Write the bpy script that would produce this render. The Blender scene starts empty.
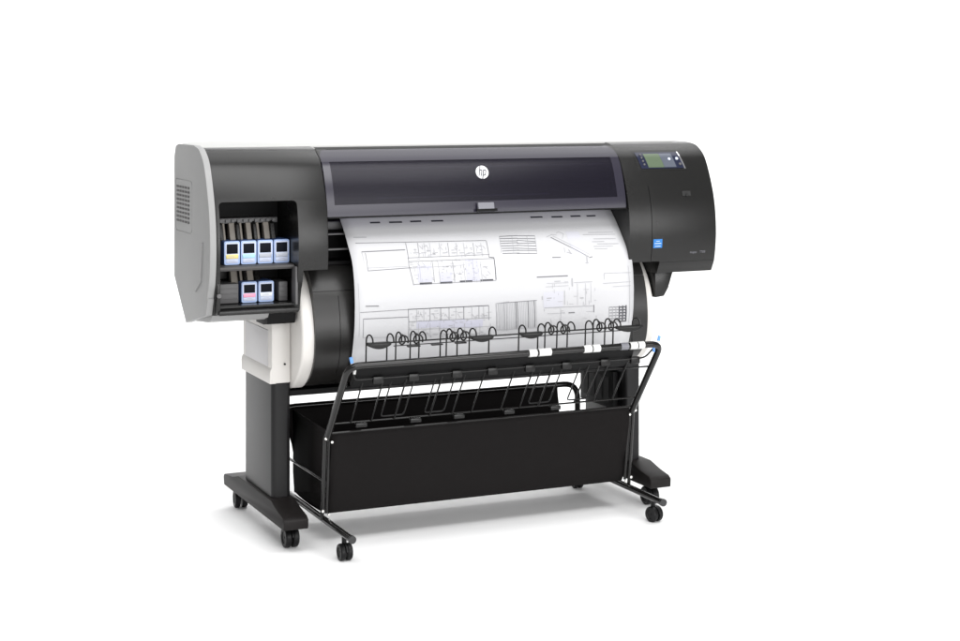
import bpy, bmesh, math, random
from mathutils import Vector, Matrix
random.seed(7)
S = bpy.context.scene

# ------------------------------------------------------------------ camera
TH = math.radians(24.6)
cam_d = bpy.data.cameras.new('camera'); cam = bpy.data.objects.new('camera', cam_d)
S.collection.objects.link(cam); S.camera = cam
cam.location = (-1.708, -5.2474, 1.51)
cam.rotation_euler = (math.radians(90), 0, -TH)
cam_d.sensor_width = 36; cam_d.lens = 1641 / 960 * 36; cam_d.shift_y = -225.5 / 960
cam_d.clip_end = 100; cam_d.clip_start = 0.05
FWD = Vector((math.sin(TH), math.cos(TH), 0)); RGT = Vector((math.cos(TH), -math.sin(TH), 0))

# ------------------------------------------------------------------ light
w = bpy.data.worlds.new('World'); S.world = w; w.use_nodes = True
w.node_tree.nodes['Background'].inputs[0].default_value = (1, 1, 1, 1)
w.node_tree.nodes['Background'].inputs[1].default_value = 0.38
S.view_settings.view_transform = 'Standard'; S.view_settings.look = 'None'
S.view_settings.exposure = 0; S.view_settings.gamma = 1

def area(name, loc, target, sx, sy, power, col=(1, 1, 1)):
    d = bpy.data.lights.new(name, 'AREA'); d.shape = 'RECTANGLE'; d.size = sx; d.size_y = sy
    d.energy = power; d.color = col
    o = bpy.data.objects.new(name, d); S.collection.objects.link(o); o.location = loc
    o.rotation_euler = (Vector(target) - Vector(loc)).to_track_quat('-Z', 'Y').to_euler()
    return o
area('key_softbox', (0.0, -2.4, 4.5), (0.4, -0.1, 0.6), 6.0, 2.2, 225)
area('rear_softbox', (0.9, 0.9, 4.6), (0.9, 1.0, 0), 7.0, 3.0, 135)
area('front_softbox', (2.0, -7.4, 1.5), (0.8, 0.0, 1.0), 8.0, 1.4, 270)
area('front_fill_softbox', (0.8, -7.2, 3.9), (0.6, 0.0, 1.0), 6.0, 2.2, 165)
area('backdrop_light', (1.5, 2.6, 4.8), (2.2, 6.0, 1.2), 7.0, 1.2, 170)

# ------------------------------------------------------------------ materials
def mat(name, col, rough=.4, metal=0, spec=.5, noise=0, bump=0, scale=40, coat=0):
    m = bpy.data.materials.new(name); m.use_nodes = True
    nt = m.node_tree; b = nt.nodes['Principled BSDF']
    b.inputs['Base Color'].default_value = (*col, 1); b.inputs['Roughness'].default_value = rough
    b.inputs['Metallic'].default_value = metal; b.inputs['Specular IOR Level'].default_value = spec
    b.inputs['Coat Weight'].default_value = coat
    tc = nt.nodes.new('ShaderNodeTexCoord')
    if noise:
        n = nt.nodes.new('ShaderNodeTexNoise'); n.inputs['Scale'].default_value = 9; n.inputs['Detail'].default_value = 6
        nt.links.new(tc.outputs['Object'], n.inputs['Vector'])
        r = nt.nodes.new('ShaderNodeMapRange'); r.inputs['To Min'].default_value = rough - noise; r.inputs['To Max'].default_value = rough + noise
        nt.links.new(n.outputs['Fac'], r.inputs['Value']); nt.links.new(r.outputs['Result'], b.inputs['Roughness'])
    if bump:
        n = nt.nodes.new('ShaderNodeTexNoise'); n.inputs['Scale'].default_value = scale; n.inputs['Detail'].default_value = 3
        nt.links.new(tc.outputs['Object'], n.inputs['Vector'])
        bp = nt.nodes.new('ShaderNodeBump'); bp.inputs['Strength'].default_value = bump; bp.inputs['Distance'].default_value = .0006
        nt.links.new(n.outputs['Fac'], bp.inputs['Height']); nt.links.new(bp.outputs['Normal'], b.inputs['Normal'])
    return m
M = dict(
    black=mat('black_plastic', (.0085, .0083, .0080), .27, spec=.36, noise=.012, bump=.25, scale=900),
    drum=mat('drum_plastic', (.0135, .0128, .0123), .31, spec=.36, noise=.012, bump=.15, scale=700),
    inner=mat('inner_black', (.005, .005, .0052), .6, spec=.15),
    cavity=mat('cavity_grey', (.045, .042, .042), .5, noise=.012),
    slotgrey=mat('empty_slot_grey', (.085, .083, .085), .5),
    rail=mat('steel_rail', (.30, .30, .32), .3, metal=.9),
    leg=mat('leg_paint', (.0075, .0073, .0077), .36, spec=.25, noise=.012, bump=.3, scale=600),
    foot=mat('foot_paint', (.0085, .0070, .0068), .5, spec=.2, noise=.012, bump=.5, scale=500),
    tube=mat('tube_paint', (.007, .0065, .0063), .16, spec=.42),
    wire=mat('wire_paint', (.006, .0057, .0057), .28, spec=.32),
    fabric=mat('black_fabric', (.0095, .0085, .0085), .9, spec=.1, bump=.8, scale=500),
    rubber=mat('caster_rubber', (.0055, .0055, .006), .4, spec=.22),
    fork=mat('caster_fork', (.02, .02, .021), .35),
    shell=mat('light_grey_shell', (.245, .245, .244), .45, noise=.012, bump=.2, scale=700),
    top=mat('top_grey', (.42, .42, .41), .5),
    white=mat('warm_white_plastic', (.60, .58, .555), .42, noise=.012),
    whitepanel=mat('pale_grey_plastic', (.50, .49, .495), .45),
    bezel=mat('window_border', (.020, .018, .029), .2, spec=.5),
    latch=mat('window_latch', (.16, .16, .18), .35),
    logo=mat('logo_white', (.85, .85, .86), .4),
    logodark=mat('logo_dark', (.05, .05, .06), .4),
    lcdbez=mat('panel_navy', (.012, .015, .035), .15),
    lcdgrey=mat('panel_grey', (.08, .09, .115), .2),
    chrome=mat('chrome_trim', (.8, .8, .82), .15, metal=1),
    button=mat('button_silver', (.5, .54, .62), .3),
    ink=mat('cartridge_blue', (.32, .43, .68), .4),
    inkedge=mat('cartridge_edge_blue', (.05, .09, .22), .4),
    inkpale=mat('cartridge_pale', (.50, .55, .70), .4),
    inkwin=mat('cartridge_window', (.004, .005, .009), .6, spec=.1),
    yellow=mat('label_yellow', (.75, .62, .22), .5), cyan=mat('label_cyan', (.38, .66, .80), .5),
    grey=mat('label_grey', (.42, .44, .50), .5), pale=mat('label_pale', (.50, .53, .60), .5),
    pink=mat('label_pink', (.86, .33, .48), .5), whitel=mat('label_white', (.74, .76, .82), .5),
    tan=mat('connector_beige', (.21, .19, .165), .5), sticker=mat('sticker_blue', (.008, .15, .45), .4),
    clipw=mat('clip_white', (.6, .6, .59), .3), clipb=mat('clip_blue', (.12, .30, .68), .3),
    screw=mat('screw_steel', (.75, .74, .72), .25, metal=.9),
    art0=mat('ink_black', (.035, .035, .045), .7), art1=mat('ink_grey', (.17, .17, .18), .7),
    art2=mat('ink_light_grey', (.36, .36, .375), .7), art3=mat('ink_lavender', (.47, .47, .545), .7), art4=mat('ink_pale_lavender', (.525, .525, .57), .7),
    seam=mat('seam_dark', (.006, .006, .006), .7),
)
# paper: white, slightly translucent
mp = mat('paper', (.535, .535, .548), .62, spec=.25, bump=.1, scale=120); M['paper'] = mp
# lcd screen gives off a faint green light
ml = mat('lcd_green', (.07, .095, .06), .25); b = ml.node_tree.nodes['Principled BSDF']
b.inputs['Emission Color'].default_value = (.30, .46, .22, 1); b.inputs['Emission Strength'].default_value = .07; M['lcd'] = ml
# smoked acrylic: dark tinted see-through sheet with a clear gloss
ma = bpy.data.materials.new('smoked_acrylic'); ma.use_nodes = True; nt = ma.node_tree; nt.nodes.clear()
out = nt.nodes.new('ShaderNodeOutputMaterial'); mx = nt.nodes.new('ShaderNodeMixShader'); mx2 = nt.nodes.new('ShaderNodeMixShader')
tr = nt.nodes.new('ShaderNodeBsdfTransparent'); tr.inputs[0].default_value = (.26, .24, .36, 1)
df = nt.nodes.new('ShaderNodeBsdfDiffuse'); df.inputs[0].default_value = (.018, .015, .030, 1)
gl = nt.nodes.new('ShaderNodeBsdfGlossy'); gl.inputs['Roughness'].default_value = .24
fr = nt.nodes.new('ShaderNodeFresnel'); fr.inputs[0].default_value = 1.33
mx2.inputs[0].default_value = .28
nt.links.new(tr.outputs[0], mx2.inputs[1]); nt.links.new(df.outputs[0], mx2.inputs[2])
nt.links.new(fr.outputs[0], mx.inputs[0]); nt.links.new(mx2.outputs[0], mx.inputs[1]); nt.links.new(gl.outputs[0], mx.inputs[2])
nt.links.new(mx.outputs[0], out.inputs[0]); M['acrylic'] = ma

# ------------------------------------------------------------------ helpers
def wloc(o):
    v = Vector((0, 0, 0))
    while o: v += o.location; o = o.parent
    return v
def finish(bm, ang=32):
    bmesh.ops.recalc_face_normals(bm, faces=bm.faces)
    for f in bm.faces: f.smooth = True
    for e in bm.edges:
        e.smooth = not (len(e.link_faces) == 2 and e.calc_face_angle(0) > math.radians(ang))
def mk(name, bm, m, parent=None, loc=None, ang=32):
    """link a world-space bmesh as one mesh object under its thing"""
    finish(bm, ang)
    me = bpy.data.meshes.new(name); bm.to_mesh(me); bm.free()
    me.materials.append(M[m])
    o = bpy.data.objects.new(name, me); S.collection.objects.link(o)
    if parent: o.parent = parent
    if loc: o.location = loc
    me.transform(Matrix.Translation(-wloc(o)))
    return o
def empty(name, loc, label, cat, group=None):
    o = bpy.data.objects.new(name, None); S.collection.objects.link(o); o.location = loc; o.empty_display_size = .05
    o['label'] = label; o['category'] = cat
    if group: o['group'] = group
    return o
def bev(bm, geom_edges, r, seg=3):
    if r > 0: bmesh.ops.bevel(bm, geom=geom_edges, offset=r, segments=seg, profile=.5, affect='EDGES', clamp_overlap=True)
def sharp(bm, ang=32, filt=None):
    bm.normal_update()
    return [e for e in bm.edges if len(e.link_faces) == 2 and e.calc_face_angle(0) > math.radians(ang) and (filt is None or filt(e))]
def box(x0, x1, y0, y1, z0, z1, r=0, seg=2, bm=None, edges=None):
    b2 = bmesh.new()
    vs = [b2.verts.new((x, y, z)) for x in (x0, x1) for y in (y0, y1) for z in (z0, z1)]
    for f in ((0, 1, 3, 2), (4, 6, 7, 5), (0, 4, 5, 1), (2, 3, 7, 6), (0, 2, 6, 4), (1, 5, 7, 3)): b2.faces.new([vs[i] for i in f])
    bmesh.ops.recalc_face_normals(b2, faces=b2.faces)
    if r: bev(b2, [e for e in b2.edges if edges is None or edges(e)], r, seg)
    if bm is None: return b2
    merge(bm, b2); return bm
def merge(bm, b2):
    me = bpy.data.meshes.new('t'); b2.to_mesh(me); b2.free(); bm.from_mesh(me); bpy.data.meshes.remove(me)
def extr(prof, x0, x1, r=0, seg=3, axis='x'):
    """extrude a closed (y,z) profile along x"""
    bm = bmesh.new()
    def P(a, t, c): return (t, a, c) if axis == 'x' else (a, t, c)
    A = [bm.verts.new(P(p[0], x0, p[1])) for p in prof]; B = [bm.verts.new(P(p[0], x1, p[1])) for p in prof]
    n = len(prof); bm.faces.new(A); bm.faces.new(B[::-1])
    for i in range(n): bm.faces.new((A[i], B[i], B[(i + 1) % n], A[(i + 1) % n]))
    bmesh.ops.recalc_face_normals(bm, faces=bm.faces)
    if r: bev(bm, sharp(bm, 50), r, seg)
    return bm
def frames(pts):
    T = []
    for i in range(len(pts)):
        a = pts[max(i - 1, 0)]; b = pts[min(i + 1, len(pts) - 1)]; T.append((b - a).normalized())
    n = T[0].orthogonal().normalized(); out = []
    for i, t in enumerate(T):
        if i:
            q = T[i - 1].rotation_difference(t); n = (q @ n)
            n = (n - t * n.dot(t)).normalized()
        out.append((t, n, t.cross(n)))
    return out
def fillet(pts, r, seg=6, closed=False):
    pts = [Vector(p) for p in pts]; o = [pts[0]]
    for i in range(1, len(pts) - 1):
        a, b, c = pts[i - 1], pts[i], pts[i + 1]
        u, v = (a - b), (c - b); rr = min(r, u.length * .48, v.length * .48)
        p, q = b + u.normalized() * rr, b + v.normalized() * rr
        for k in range(seg + 1):
            t = k / seg; o.append((1 - t) ** 2 * p + 2 * t * (1 - t) * b + t * t * q)
    o.append(pts[-1]); return o
def tube(pts, r, n=10, fr=0, bm=None, seg=6):
    pts = fillet(pts, fr, seg) if fr else [Vector(p) for p in pts]
    b2 = bmesh.new(); rings = []
    for p, (t, u, v) in zip(pts, frames(pts)):
        rings.append([b2.verts.new(p + r * (math.cos(2 * math.pi * k / n) * u + math.sin(2 * math.pi * k / n) * v)) for k in range(n)])
    for a, b in zip(rings, rings[1:]):
        for k in range(n): b2.faces.new((a[k], a[(k + 1) % n], b[(k + 1) % n], b[k]))
    b2.faces.new(rings[0][::-1]); b2.faces.new(rings[-1])
    if bm is None: return b2
    merge(bm, b2); return bm
def crom(P, n=6):
    out = []
    for i in range(len(P) - 1):
        p0, p1, p2, p3 = P[max(i - 1, 0)], P[i], P[i + 1], P[min(i + 2, len(P) - 1)]
        for k in range(n):
            t = k / n
            out.append(tuple(.5 * ((2 * p1[j]) + (-p0[j] + p2[j]) * t + (2 * p0[j] - 5 * p1[j] + 4 * p2[j] - p3[j]) * t * t + (-p0[j] + 3 * p1[j] - 3 * p2[j] + p3[j]) * t ** 3) for j in (0, 1)))
    out.append(tuple(P[-1])); return out
def interp(prof):
    """y as a function of z for a front profile"""
    q = sorted((z, y) for y, z in prof)
    def f(z):
        if z <= q[0][0]: return q[0][1]
        for (z0, y0), (z1, y1) in zip(q, q[1:]):
            if z0 <= z <= z1: return y0 + (y1 - y0) * (z - z0) / max(z1 - z0, 1e-9)
        return q[-1][1]
    return f
def cut(o, cutters, solver='EXACT'):
    """boolean-subtract cutter bmeshes from an object's mesh, once and for all"""
    for c in cutters:
        bmesh.ops.recalc_face_normals(c, faces=c.faces)
        me = bpy.data.meshes.new('c'); c.to_mesh(me); c.free()
        me.transform(Matrix.Translation(-wloc(o)))
        co = bpy.data.objects.new('c', me); S.collection.objects.link(co); co.location = wloc(o)
        bpy.context.view_layer.update()
        md = o.modifiers.new('b', 'BOOLEAN'); md.operation = 'DIFFERENCE'; md.object = co; md.solver = solver
        bpy.context.view_layer.update()
        dg = bpy.context.evaluated_depsgraph_get(); new = bpy.data.meshes.new_from_object(o.evaluated_get(dg))
        o.modifiers.clear(); old = o.data; mats = list(old.materials); o.data = new
        new.materials.clear(); [new.materials.append(k) for k in mats]
        bpy.data.objects.remove(co); bpy.data.meshes.remove(me)
        for p in new.polygons: p.material_index = 0
    bm = bmesh.new(); bm.from_mesh(o.data); bmesh.ops.remove_doubles(bm, verts=bm.verts, dist=.0002); finish(bm); bm.to_mesh(o.data); bm.free()
def rrect(x0, x1, z0, z1, r, n=5):
    P = []
    for cx, cz, a in ((x1 - r, z1 - r, 0), (x0 + r, z1 - r, 90), (x0 + r, z0 + r, 180), (x1 - r, z0 + r, 270)):
        for k in range(n + 1):
            t = math.radians(a + 90 * k / n); P.append((cx + r * math.cos(t), cz + r * math.sin(t)))
    return P
def rbox(x0, x1, y0, y1, z0, z1, r):
    """box with its four edges along y rounded"""
    bm = bmesh.new(); P = rrect(x0, x1, z0, z1, r)
    A = [bm.verts.new((x, y0, z)) for x, z in P]; B = [bm.verts.new((x, y1, z)) for x, z in P]; n = len(P)
    bm.faces.new(A); bm.faces.new(B[::-1])
    for i in range(n): bm.faces.new((A[i], B[i], B[(i + 1) % n], A[(i + 1) % n]))
    bmesh.ops.recalc_face_normals(bm, faces=bm.faces); return bm

# front curve of the printer (y, z), top to bottom, as measured
FRONT = crom([(.10, 1.336), (.055, 1.331), (.022, 1.317), (-.024, 1.278), (-.065, 1.195), (-.092, 1.105), (-.101, 1.0), (-.090, .907), (-.070, .86), (-.055, .795)], 5)
fy = interp(FRONT)
def patch(x0, x1, z0, z1, off, th=.0, nx=1, nz=8, f=fy, shear=0):
    """thin raised slab that follows the curved front: outer face 'off' in front of it"""
    bm = bmesh.new(); G = []
    for back in (0, 1):
        G.append([[bm.verts.new((x0 + (x1 - x0) * i / nx + shear * j / nz, f(z0 + (z1 - z0) * j / nz) - (off if not back else -.004), z0 + (z1 - z0) * j / nz)) for i in range(nx + 1)] for j in range(nz + 1)])
    for g in G:
        for j in range(nz):
            for i in range(nx): bm.faces.new((g[j][i], g[j][i + 1], g[j + 1][i + 1], g[j + 1][i]))
    a, c = G
    for i in range(nx):
        bm.faces.new((a[0][i], a[0][i + 1], c[0][i + 1], c[0][i])); bm.faces.new((a[nz][i], a[nz][i + 1], c[nz][i + 1], c[nz][i]))
    for j in range(nz):
        bm.faces.new((a[j][0], a[j + 1][0], c[j + 1][0], c[j][0])); bm.faces.new((a[j][nx], a[j + 1][nx], c[j + 1][nx], c[j][nx]))
    return bm

# ------------------------------------------------------------------ setting: one seamless white sweep
def P3(rr, ff, z): v = Vector((-1.708, -5.2474, 0)) + RGT * rr + FWD * ff; return (v.x, v.y, z)
bm = bmesh.new()
prof = [(-3.5, 0)] + [(9.0, 0)] + [(9.0 + 2.5 * math.sin(math.radians(a)), 2.5 - 2.5 * math.cos(math.radians(a))) for a in range(6, 91, 6)] + [(11.5, 7.0)]
R = [[bm.verts.new(P3(s, f_, z)) for f_, z in prof] for s in (-9, 9)]
for i in range(len(prof) - 1): bm.faces.new((R[0][i], R[1][i], R[1][i + 1], R[0][i + 1]))
M['sweep'] = mat('white_sweep', (.93, .93, .93), .8, spec=.1)
fl = mk('floor', bm, 'sweep'); fl['kind'] = 'structure'

# ------------------------------------------------------------------ printer
PR = empty('wide_format_printer', (.66, .25, 0), 'large black and light grey plotter printer standing on two legs with casters', 'printer')

# light grey side shell, left
side = [(.10, 1.343)] + [(y - .004, z + .004) for y, z in FRONT[3:-3]] + [(-.075, .852), (-.052, .796), (.20, .742), (.36, .885), (.36, 1.30), (.34, 1.335), (.30, 1.343)]
SH = mk('side_shell', extr(side, -.305, -.284, .0075, 3), 'shell', PR)
cut(SH, [extr([(p, q) for p, q in rrect(.120, .345, 1.045, 1.225, .02)], -.32, -.3035)])
# raised panel inside the groove
mk('vent_panel', extr(rrect(.124, .341, 1.049, 1.221, .018), -.3045, -.300), 'shell', SH)
bm = bmesh.new()
for j in range(9):
    z = 1.078 + j * .0145
    for k in range(5):
        y = .157 + k * .036; box(-.3062, -.302, y, y + .024, z, z + .0070, bm=bm)
mk('vent_grille', bm, 'cavity', SH)
# shallow recess line low on the side
mk('side_ridge', extr([(-.02, 1.03), (.0, .90), (.07, .86), (.012, .905), (-.008, 1.03)], -.3095, -.304, .001), 'shell', SH)

# rear housing (tapers towards the back), light grey top
bm = bmesh.new()
ring = [(-.284, .16), (-.284, .34), (-.20, .56), (1.50, .56), (1.58, .40), (1.58, .16)]
A = [bm.verts.new((x, y, .851)) for x, y in ring]; B = [bm.verts.new((x, y, 1.325)) for x, y in ring]
bm.faces.new(A); bm.faces.new(B)
for i in range(6): bm.faces.new((A[i], A[(i + 1) % 6], B[(i + 1) % 6], B[i]))
bev(bm, sharp(bm), .01, 2)
mk('rear_housing', bm, 'shell', PR)
bm = bmesh.new()
ring = [(-.283, .085), (-.283, .335), (-.195, .545), (1.47, .545), (1.535, .42), (1.535, .085)]
A = [bm.verts.new((x, y, 1.326)) for x, y in ring]; B = [bm.verts.new((x, y, 1.338 + .006 * min(1, (y - .085) / .1))) for x, y in ring]
bm.faces.new(A); bm.faces.new(B)
for i in range(6): bm.faces.new((A[i], A[(i + 1) % 6], B[(i + 1) % 6], B[i]))
bev(bm, sharp(bm), .004, 2)
mk('top_cover', bm, 'top', PR)
mk('bottom_tray', extr([(-.050, .7945), (-.036, .776), (.0, .766), (.19, .748), (.30, .80), (.0, .799)], -.284, -.09, .003, 2), 'shell', PR)

def cover_profile(yback=.30, zb=.795): return [p for p in FRONT if p[1] >= zb - .001] + [(yback, zb), (yback, 1.337)]
LC = mk('left_cover', extr(cover_profile(.16), -.283, .098, .004, 2), 'black', PR)
cut(LC, [box(.012, .2, -.2, .4, .70, .932),
         rbox(-.270, -.006, -.25, .145, .815, 1.163, .014)])
# ink bay
mk('ink_bay_lining', box(-.2695, -.0065, .128, .1445, .8155, 1.1625), 'inner', PR)
bm = box(-.268, -.008, -.060, .127, .937, .951, .002); box(-.262, -.012, -.068, -.052, .944, .950, bm=bm)
mk('ink_shelf', bm, 'cavity', PR)
bm = box(-.268, -.008, -.062, .127, .817, .824)
box(-.272, -.002, -.094, -.070, .797, .812, .003, bm=bm)
mk('ink_tray_sill', bm, 'black', PR)
DR = mk('ink_drawer_frame', box(-.278, -.266, -.088, -.06, .80, .945, .003), 'black', PR)
bm = box(-.012, -.004, -.086, -.04, .82, .945, .002); mk('drawer_edge', bm, 'slotgrey', DR)
bm = tube([(-.272, -.089, .862), (-.272, -.095, .862)], .007, 14); mk('drawer_latch', bm, 'slotgrey', DR)
# header strip above the upper cartridges and the beige connectors
bm = box(-.262, -.030, .055, .127, 1.083, 1.100, .002)
for k in range(11): box(-.250 + k * .020, -.240 + k * .020, .048, .058, 1.087, 1.096, bm=bm)
mk('connector_bar', bm, 'slotgrey', PR)
for k, (x, w_) in enumerate(((-.258, .020), (-.222, .008), (-.200, .020), (-.164, .008), (-.142, .018), (-.106, .009), (-.082, .020))):
    bm = extr([(.030, 1.030), (.052, 1.085), (.066, 1.085), (.066, 1.030)], x, x + w_, .0015, 1); mk('ink_connector', bm, 'tan', PR)
for k, (x, w_) in enumerate(((-.196, .024), (-.166, .010), (-.140, .022))):
    bm = extr([(.030, .885), (.050, .932), (.064, .932), (.064, .885)], x, x + w_, .0015, 1); mk('ink_connector', bm, 'tan', PR)
for k, (x, w_) in enumerate(((-.236, .012), (-.179, .012), (-.121, .012), (-.062, .016))):
    mk('bay_rib', extr([(.020, 1.030), (.038, 1.080), (.060, 1.092), (.060, 1.030)], x, x + w_, .002, 1), 'black', PR)
for k, (x, w_) in enumerate(((-.172, .005), (-.154, .010), (-.116, .018))):
    mk('bay_rib', extr([(.020, .885), (.040, .930), (.060, .934), (.060, .885)], x, x + w_, .002, 1), 'black', PR)
mk('bay_side_strip', box(-.0125, -.0095, .0, .10, .96, 1.03, .001), 'slotgrey', PR)
mk('bay_divider', box(-.262, -.190, .100, .127, .895, .930, .002), 'cavity', PR)
# empty slots beside the lower cartridges
for x0, x1 in ((-.246, -.184), (-.046, -.016)):
    bm = box(x0, x1, -.012, .10, .826, .890, .002)
    for z in (.842, .858, .874): box(x0 + .004, x1 - .004, -.015, -.010, z, z + .0018, bm=bm)
    mk('empty_ink_slot', bm, 'slotgrey', PR)

# right cover
prof_r = [p for p in FRONT if p[1] >= .849] + [(.40, .849), (.40, 1.337)]
bm = extr(prof_r, 1.242, 1.612)
bev(bm, [e for e in sharp(bm, 50) if all(v.co.x > 1.6 for v in e.verts)], .010, 4)
RC = mk('right_cover', bm, 'black', PR)
vz = [extr([(y - .0045, z) for y, z in FRONT] + [(y + .004, z) for y, z in FRONT[::-1]], 1.3335, 1.3362)]
cuts = [box(1.23, 1.372, -.2, .5, .70, .905)]
def corner(cx, cz, r, sx, sz):
    """what a rounded corner leaves over, as a prism along y"""
    P = [(cx + sx * r * math.sin(math.radians(a)), cz + sz * r * math.cos(math.radians(a))) for a in range(0, 91, 10)]
    return extr(P + [(cx + sx * (r + .02), cz), (cx + sx * (r + .02), cz + sz * (r + .02)), (cx, cz + sz * (r + .02))], -.3, .6, axis='y')
cuts += [corner(1.613 - .036, .848 + .036, .036, 1, -1), corner(1.613 - .042, 1.337 - .042, .042, 1, 1)]
g = bmesh.new()
seam_p = [(p[0] + .0035, p[1]) for p in FRONT if .901 < p[1] < 1.185]
gp = [(-.2, seam_p[0][1])] + seam_p + [(-.2, seam_p[-1][1])]
cuts.append(extr(gp, 1.3335, 1.3357))
cuts.append(box(1.3357, 1.62, -.2, fy(.9) + .0035, .8995, .9017))
cut(RC, cuts)
mk('hub_bracket', extr([(1.376, .86), (1.452, .86), (1.432, .80), (1.414, .772), (1.376, .768)], -.052, .12, .003, 2, axis='y'), 'black', PR)
# card-slot latch on the right cover
bm = patch(1.472, 1.508, 1.140, 1.158, .0022, nx=2); LT = mk('release_latch', bm, 'seam', RC)
mk('latch_tab', tube([(1.491, fy(1.144) - .001, 1.144), (1.491, fy(1.144) - .005, 1.144)], .006, 14), 'leg', LT)
# control panel
bm = patch(1.305, 1.515, 1.234, 1.306, .0012, nx=6); CPN = mk('control_panel', bm, 'black', PR)
bm = patch(1.322, 1.502, 1.241, 1.299, .0035, nx=4, nz=8, shear=-.010); mk('panel_glass', bm, 'lcdbez', CPN)
bm = patch(1.352, 1.418, 1.245, 1.294, .0048, nx=3, shear=-.008); mk('screen', bm, 'lcd', CPN)
bm = patch(1.4185, 1.470, 1.245, 1.294, .0048, nx=3, shear=-.008); mk('keypad_face', bm, 'lcdgrey', CPN)
bm = patch(1.502, 1.507, 1.239, 1.300, .006, nx=1, shear=-.012); mk('panel_trim', bm, 'chrome', CPN)
def disc(x, z, r, off, f=fy, n=18):
    dz = (f(z + .01) - f(z - .01)) / .02
    nrm = Vector((0, -1, dz)).normalized(); c = Vector((x, f(z), z)); return tube([c - nrm * .002, c + nrm * off], r, n)
for x, z, r in ((1.447, 1.272, .0055), (1.480, 1.273, .0058), (1.488, 1.254, .005), (1.331, 1.288, .0036), (1.332, 1.277, .0036), (1.334, 1.266, .0036), (1.336, 1.254, .0036)):
    mk('button', disc(x, z, r, .0062), 'button' if r > .0052 else 'slotgrey', CPN)
# energy sticker
ES = mk('blue_sticker', patch(1.340, 1.377, .955, .987, .0012, nx=2), 'sticker', PR)
bm = patch(1.345, 1.372, .9705, .9720, .0020, nz=1)
merge(bm, patch(1.347, 1.370, .9605, .9618, .0020, nz=1)); merge(bm, patch(1.351, 1.366, .979, .980, .0020, nz=1))
mk('sticker_print', bm, 'logo', ES)

def text_mesh(s, size, shear=0):
    c = bpy.data.curves.new('t', 'FONT'); c.body = s; c.size = size; c.shear = shear; c.resolution_u = 3
    o = bpy.data.objects.new('t', c); S.collection.objects.link(o); bpy.context.view_layer.update()
    me = bpy.data.meshes.new_from_object(o.evaluated_get(bpy.context.evaluated_depsgraph_get()))
    bpy.data.objects.remove(o); bpy.data.curves.remove(c)
    bm = bmesh.new(); bm.from_mesh(me); bpy.data.meshes.remove(me); return bm
def lay(bm, x, z, off, f=fy, sx=1):
    for v in bm.verts: X, Z = x + v.co.x * sx, z + v.co.y; v.co = (X, f(Z) - off, Z)
    return bm
mk('model_name', lay(text_mesh('designjet', .0115), 1.497, .930, .0012, sx=.72), 'latch', PR)
mk('model_name', lay(text_mesh('T7200', .0115), 1.539, .930, .0012, sx=.8), 'latch', PR)

# window -------------------------------------------------------------
WX0, WX1, WZ0, WZ1 = .101, 1.239, 1.104, 1.324
wy = lambda z: fy(z) + .001 + .012 * max(0, min(1, (1.27 - z) / .17))
def wpatch(x0, x1, z0, z1, off, nx=1, nz=14): return patch(x0, x1, z0, z1, off, nx=nx, nz=nz, f=wy)
bx0, bx1, bz0, bz1 = .128, 1.205, 1.143, 1.285
WD = mk('window', wpatch(bx0, bx1, bz0, bz1, .0), 'acrylic', PR)
bm = wpatch(WX0, WX1, bz1, WZ1, .0015, nz=6); merge(bm, wpatch(WX0, WX1, WZ0, bz0, .0015, nz=4))
merge(bm, wpatch(WX0, bx0, bz0, bz1, .0015)); merge(bm, wpatch(bx1, WX1, bz0, bz1, .0015))
bmesh.ops.remove_doubles(bm, verts=bm.verts, dist=.0001)
WF = mk('window_frame', bm, 'bezel', WD)
cut(WF, [corner(WX0 + .028, WZ1 - .028, .0285, -1, 1), corner(WX1 - .028, WZ1 - .028, .0285, 1, 1)])
for x0 in (.0985, 1.2055): mk('corner_filler', patch(x0, x0 + .036, 1.285, 1.326, -.0006, nx=2), 'black', PR)
mk('window_lip', extr([(fy(1.10) + .009, 1.0985), (fy(1.10) + .009, 1.1035), (-.03, 1.1035), (-.03, 1.0985)], .101, 1.239, .001, 1), 'inner', WD)
mk('window_hinge_seam', patch(.1005, 1.2395, 1.3245, 1.3325, -.001, nx=1, nz=4), 'seam', WD)
LA = mk('window_latch', patch(.646, .706, 1.117, 1.138, .006, nx=1, nz=3), 'latch', WD)
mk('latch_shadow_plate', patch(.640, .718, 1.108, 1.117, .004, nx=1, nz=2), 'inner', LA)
# round logo with slanted letters
LG = mk('logo', disc(.682, 1.240, .0235, .0042, f=wy, n=40), 'logo', WD)
def stroke(bm, pts, w_, f=wy, off=.0052):
    """flat slanted stroke on the window, pts in logo space (u right, v up), sheared forward"""
    q = [Vector((.682 + u + v * .30, 1.240 + v)) for u, v in pts]
    for a, b in zip(q, q[1:]):
        d = (b - a).normalized(); n = Vector((-d.y, d.x)) * w_ / 2; a2, b2 = a - d * w_ * .3, b + d * w_ * .3
        bm.faces.new([bm.verts.new((p.x, f(p.y) - off - (.0001 * 0), p.y)) for p in (a2 - n, b2 - n, b2 + n, a2 + n)])
dzl = (wy(1.25) - wy(1.23)) / .02
flat = lambda z: wy(1.240) + dzl * (z - 1.240)
bm = bmesh.new()
stroke(bm, [(-.0115, -.0105), (-.0115, .0215)], .0042, flat)
stroke(bm, [(-.0115, .0075), (-.0055, .0095), (-.0030, .0070), (-.0030, -.0105)], .0040, flat, .0054)
stroke(bm, [(.0035, .0090), (.0035, -.0215)], .0042, flat)
stroke(bm, [(.0035, .0085), (.0100, .0085), (.0122, .0055), (.0122, -.0060), (.0098, -.0092), (.0035, -.0092)], .0040, flat, .0054)
mk('logo_letters', bm, 'logodark', LG)

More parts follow.
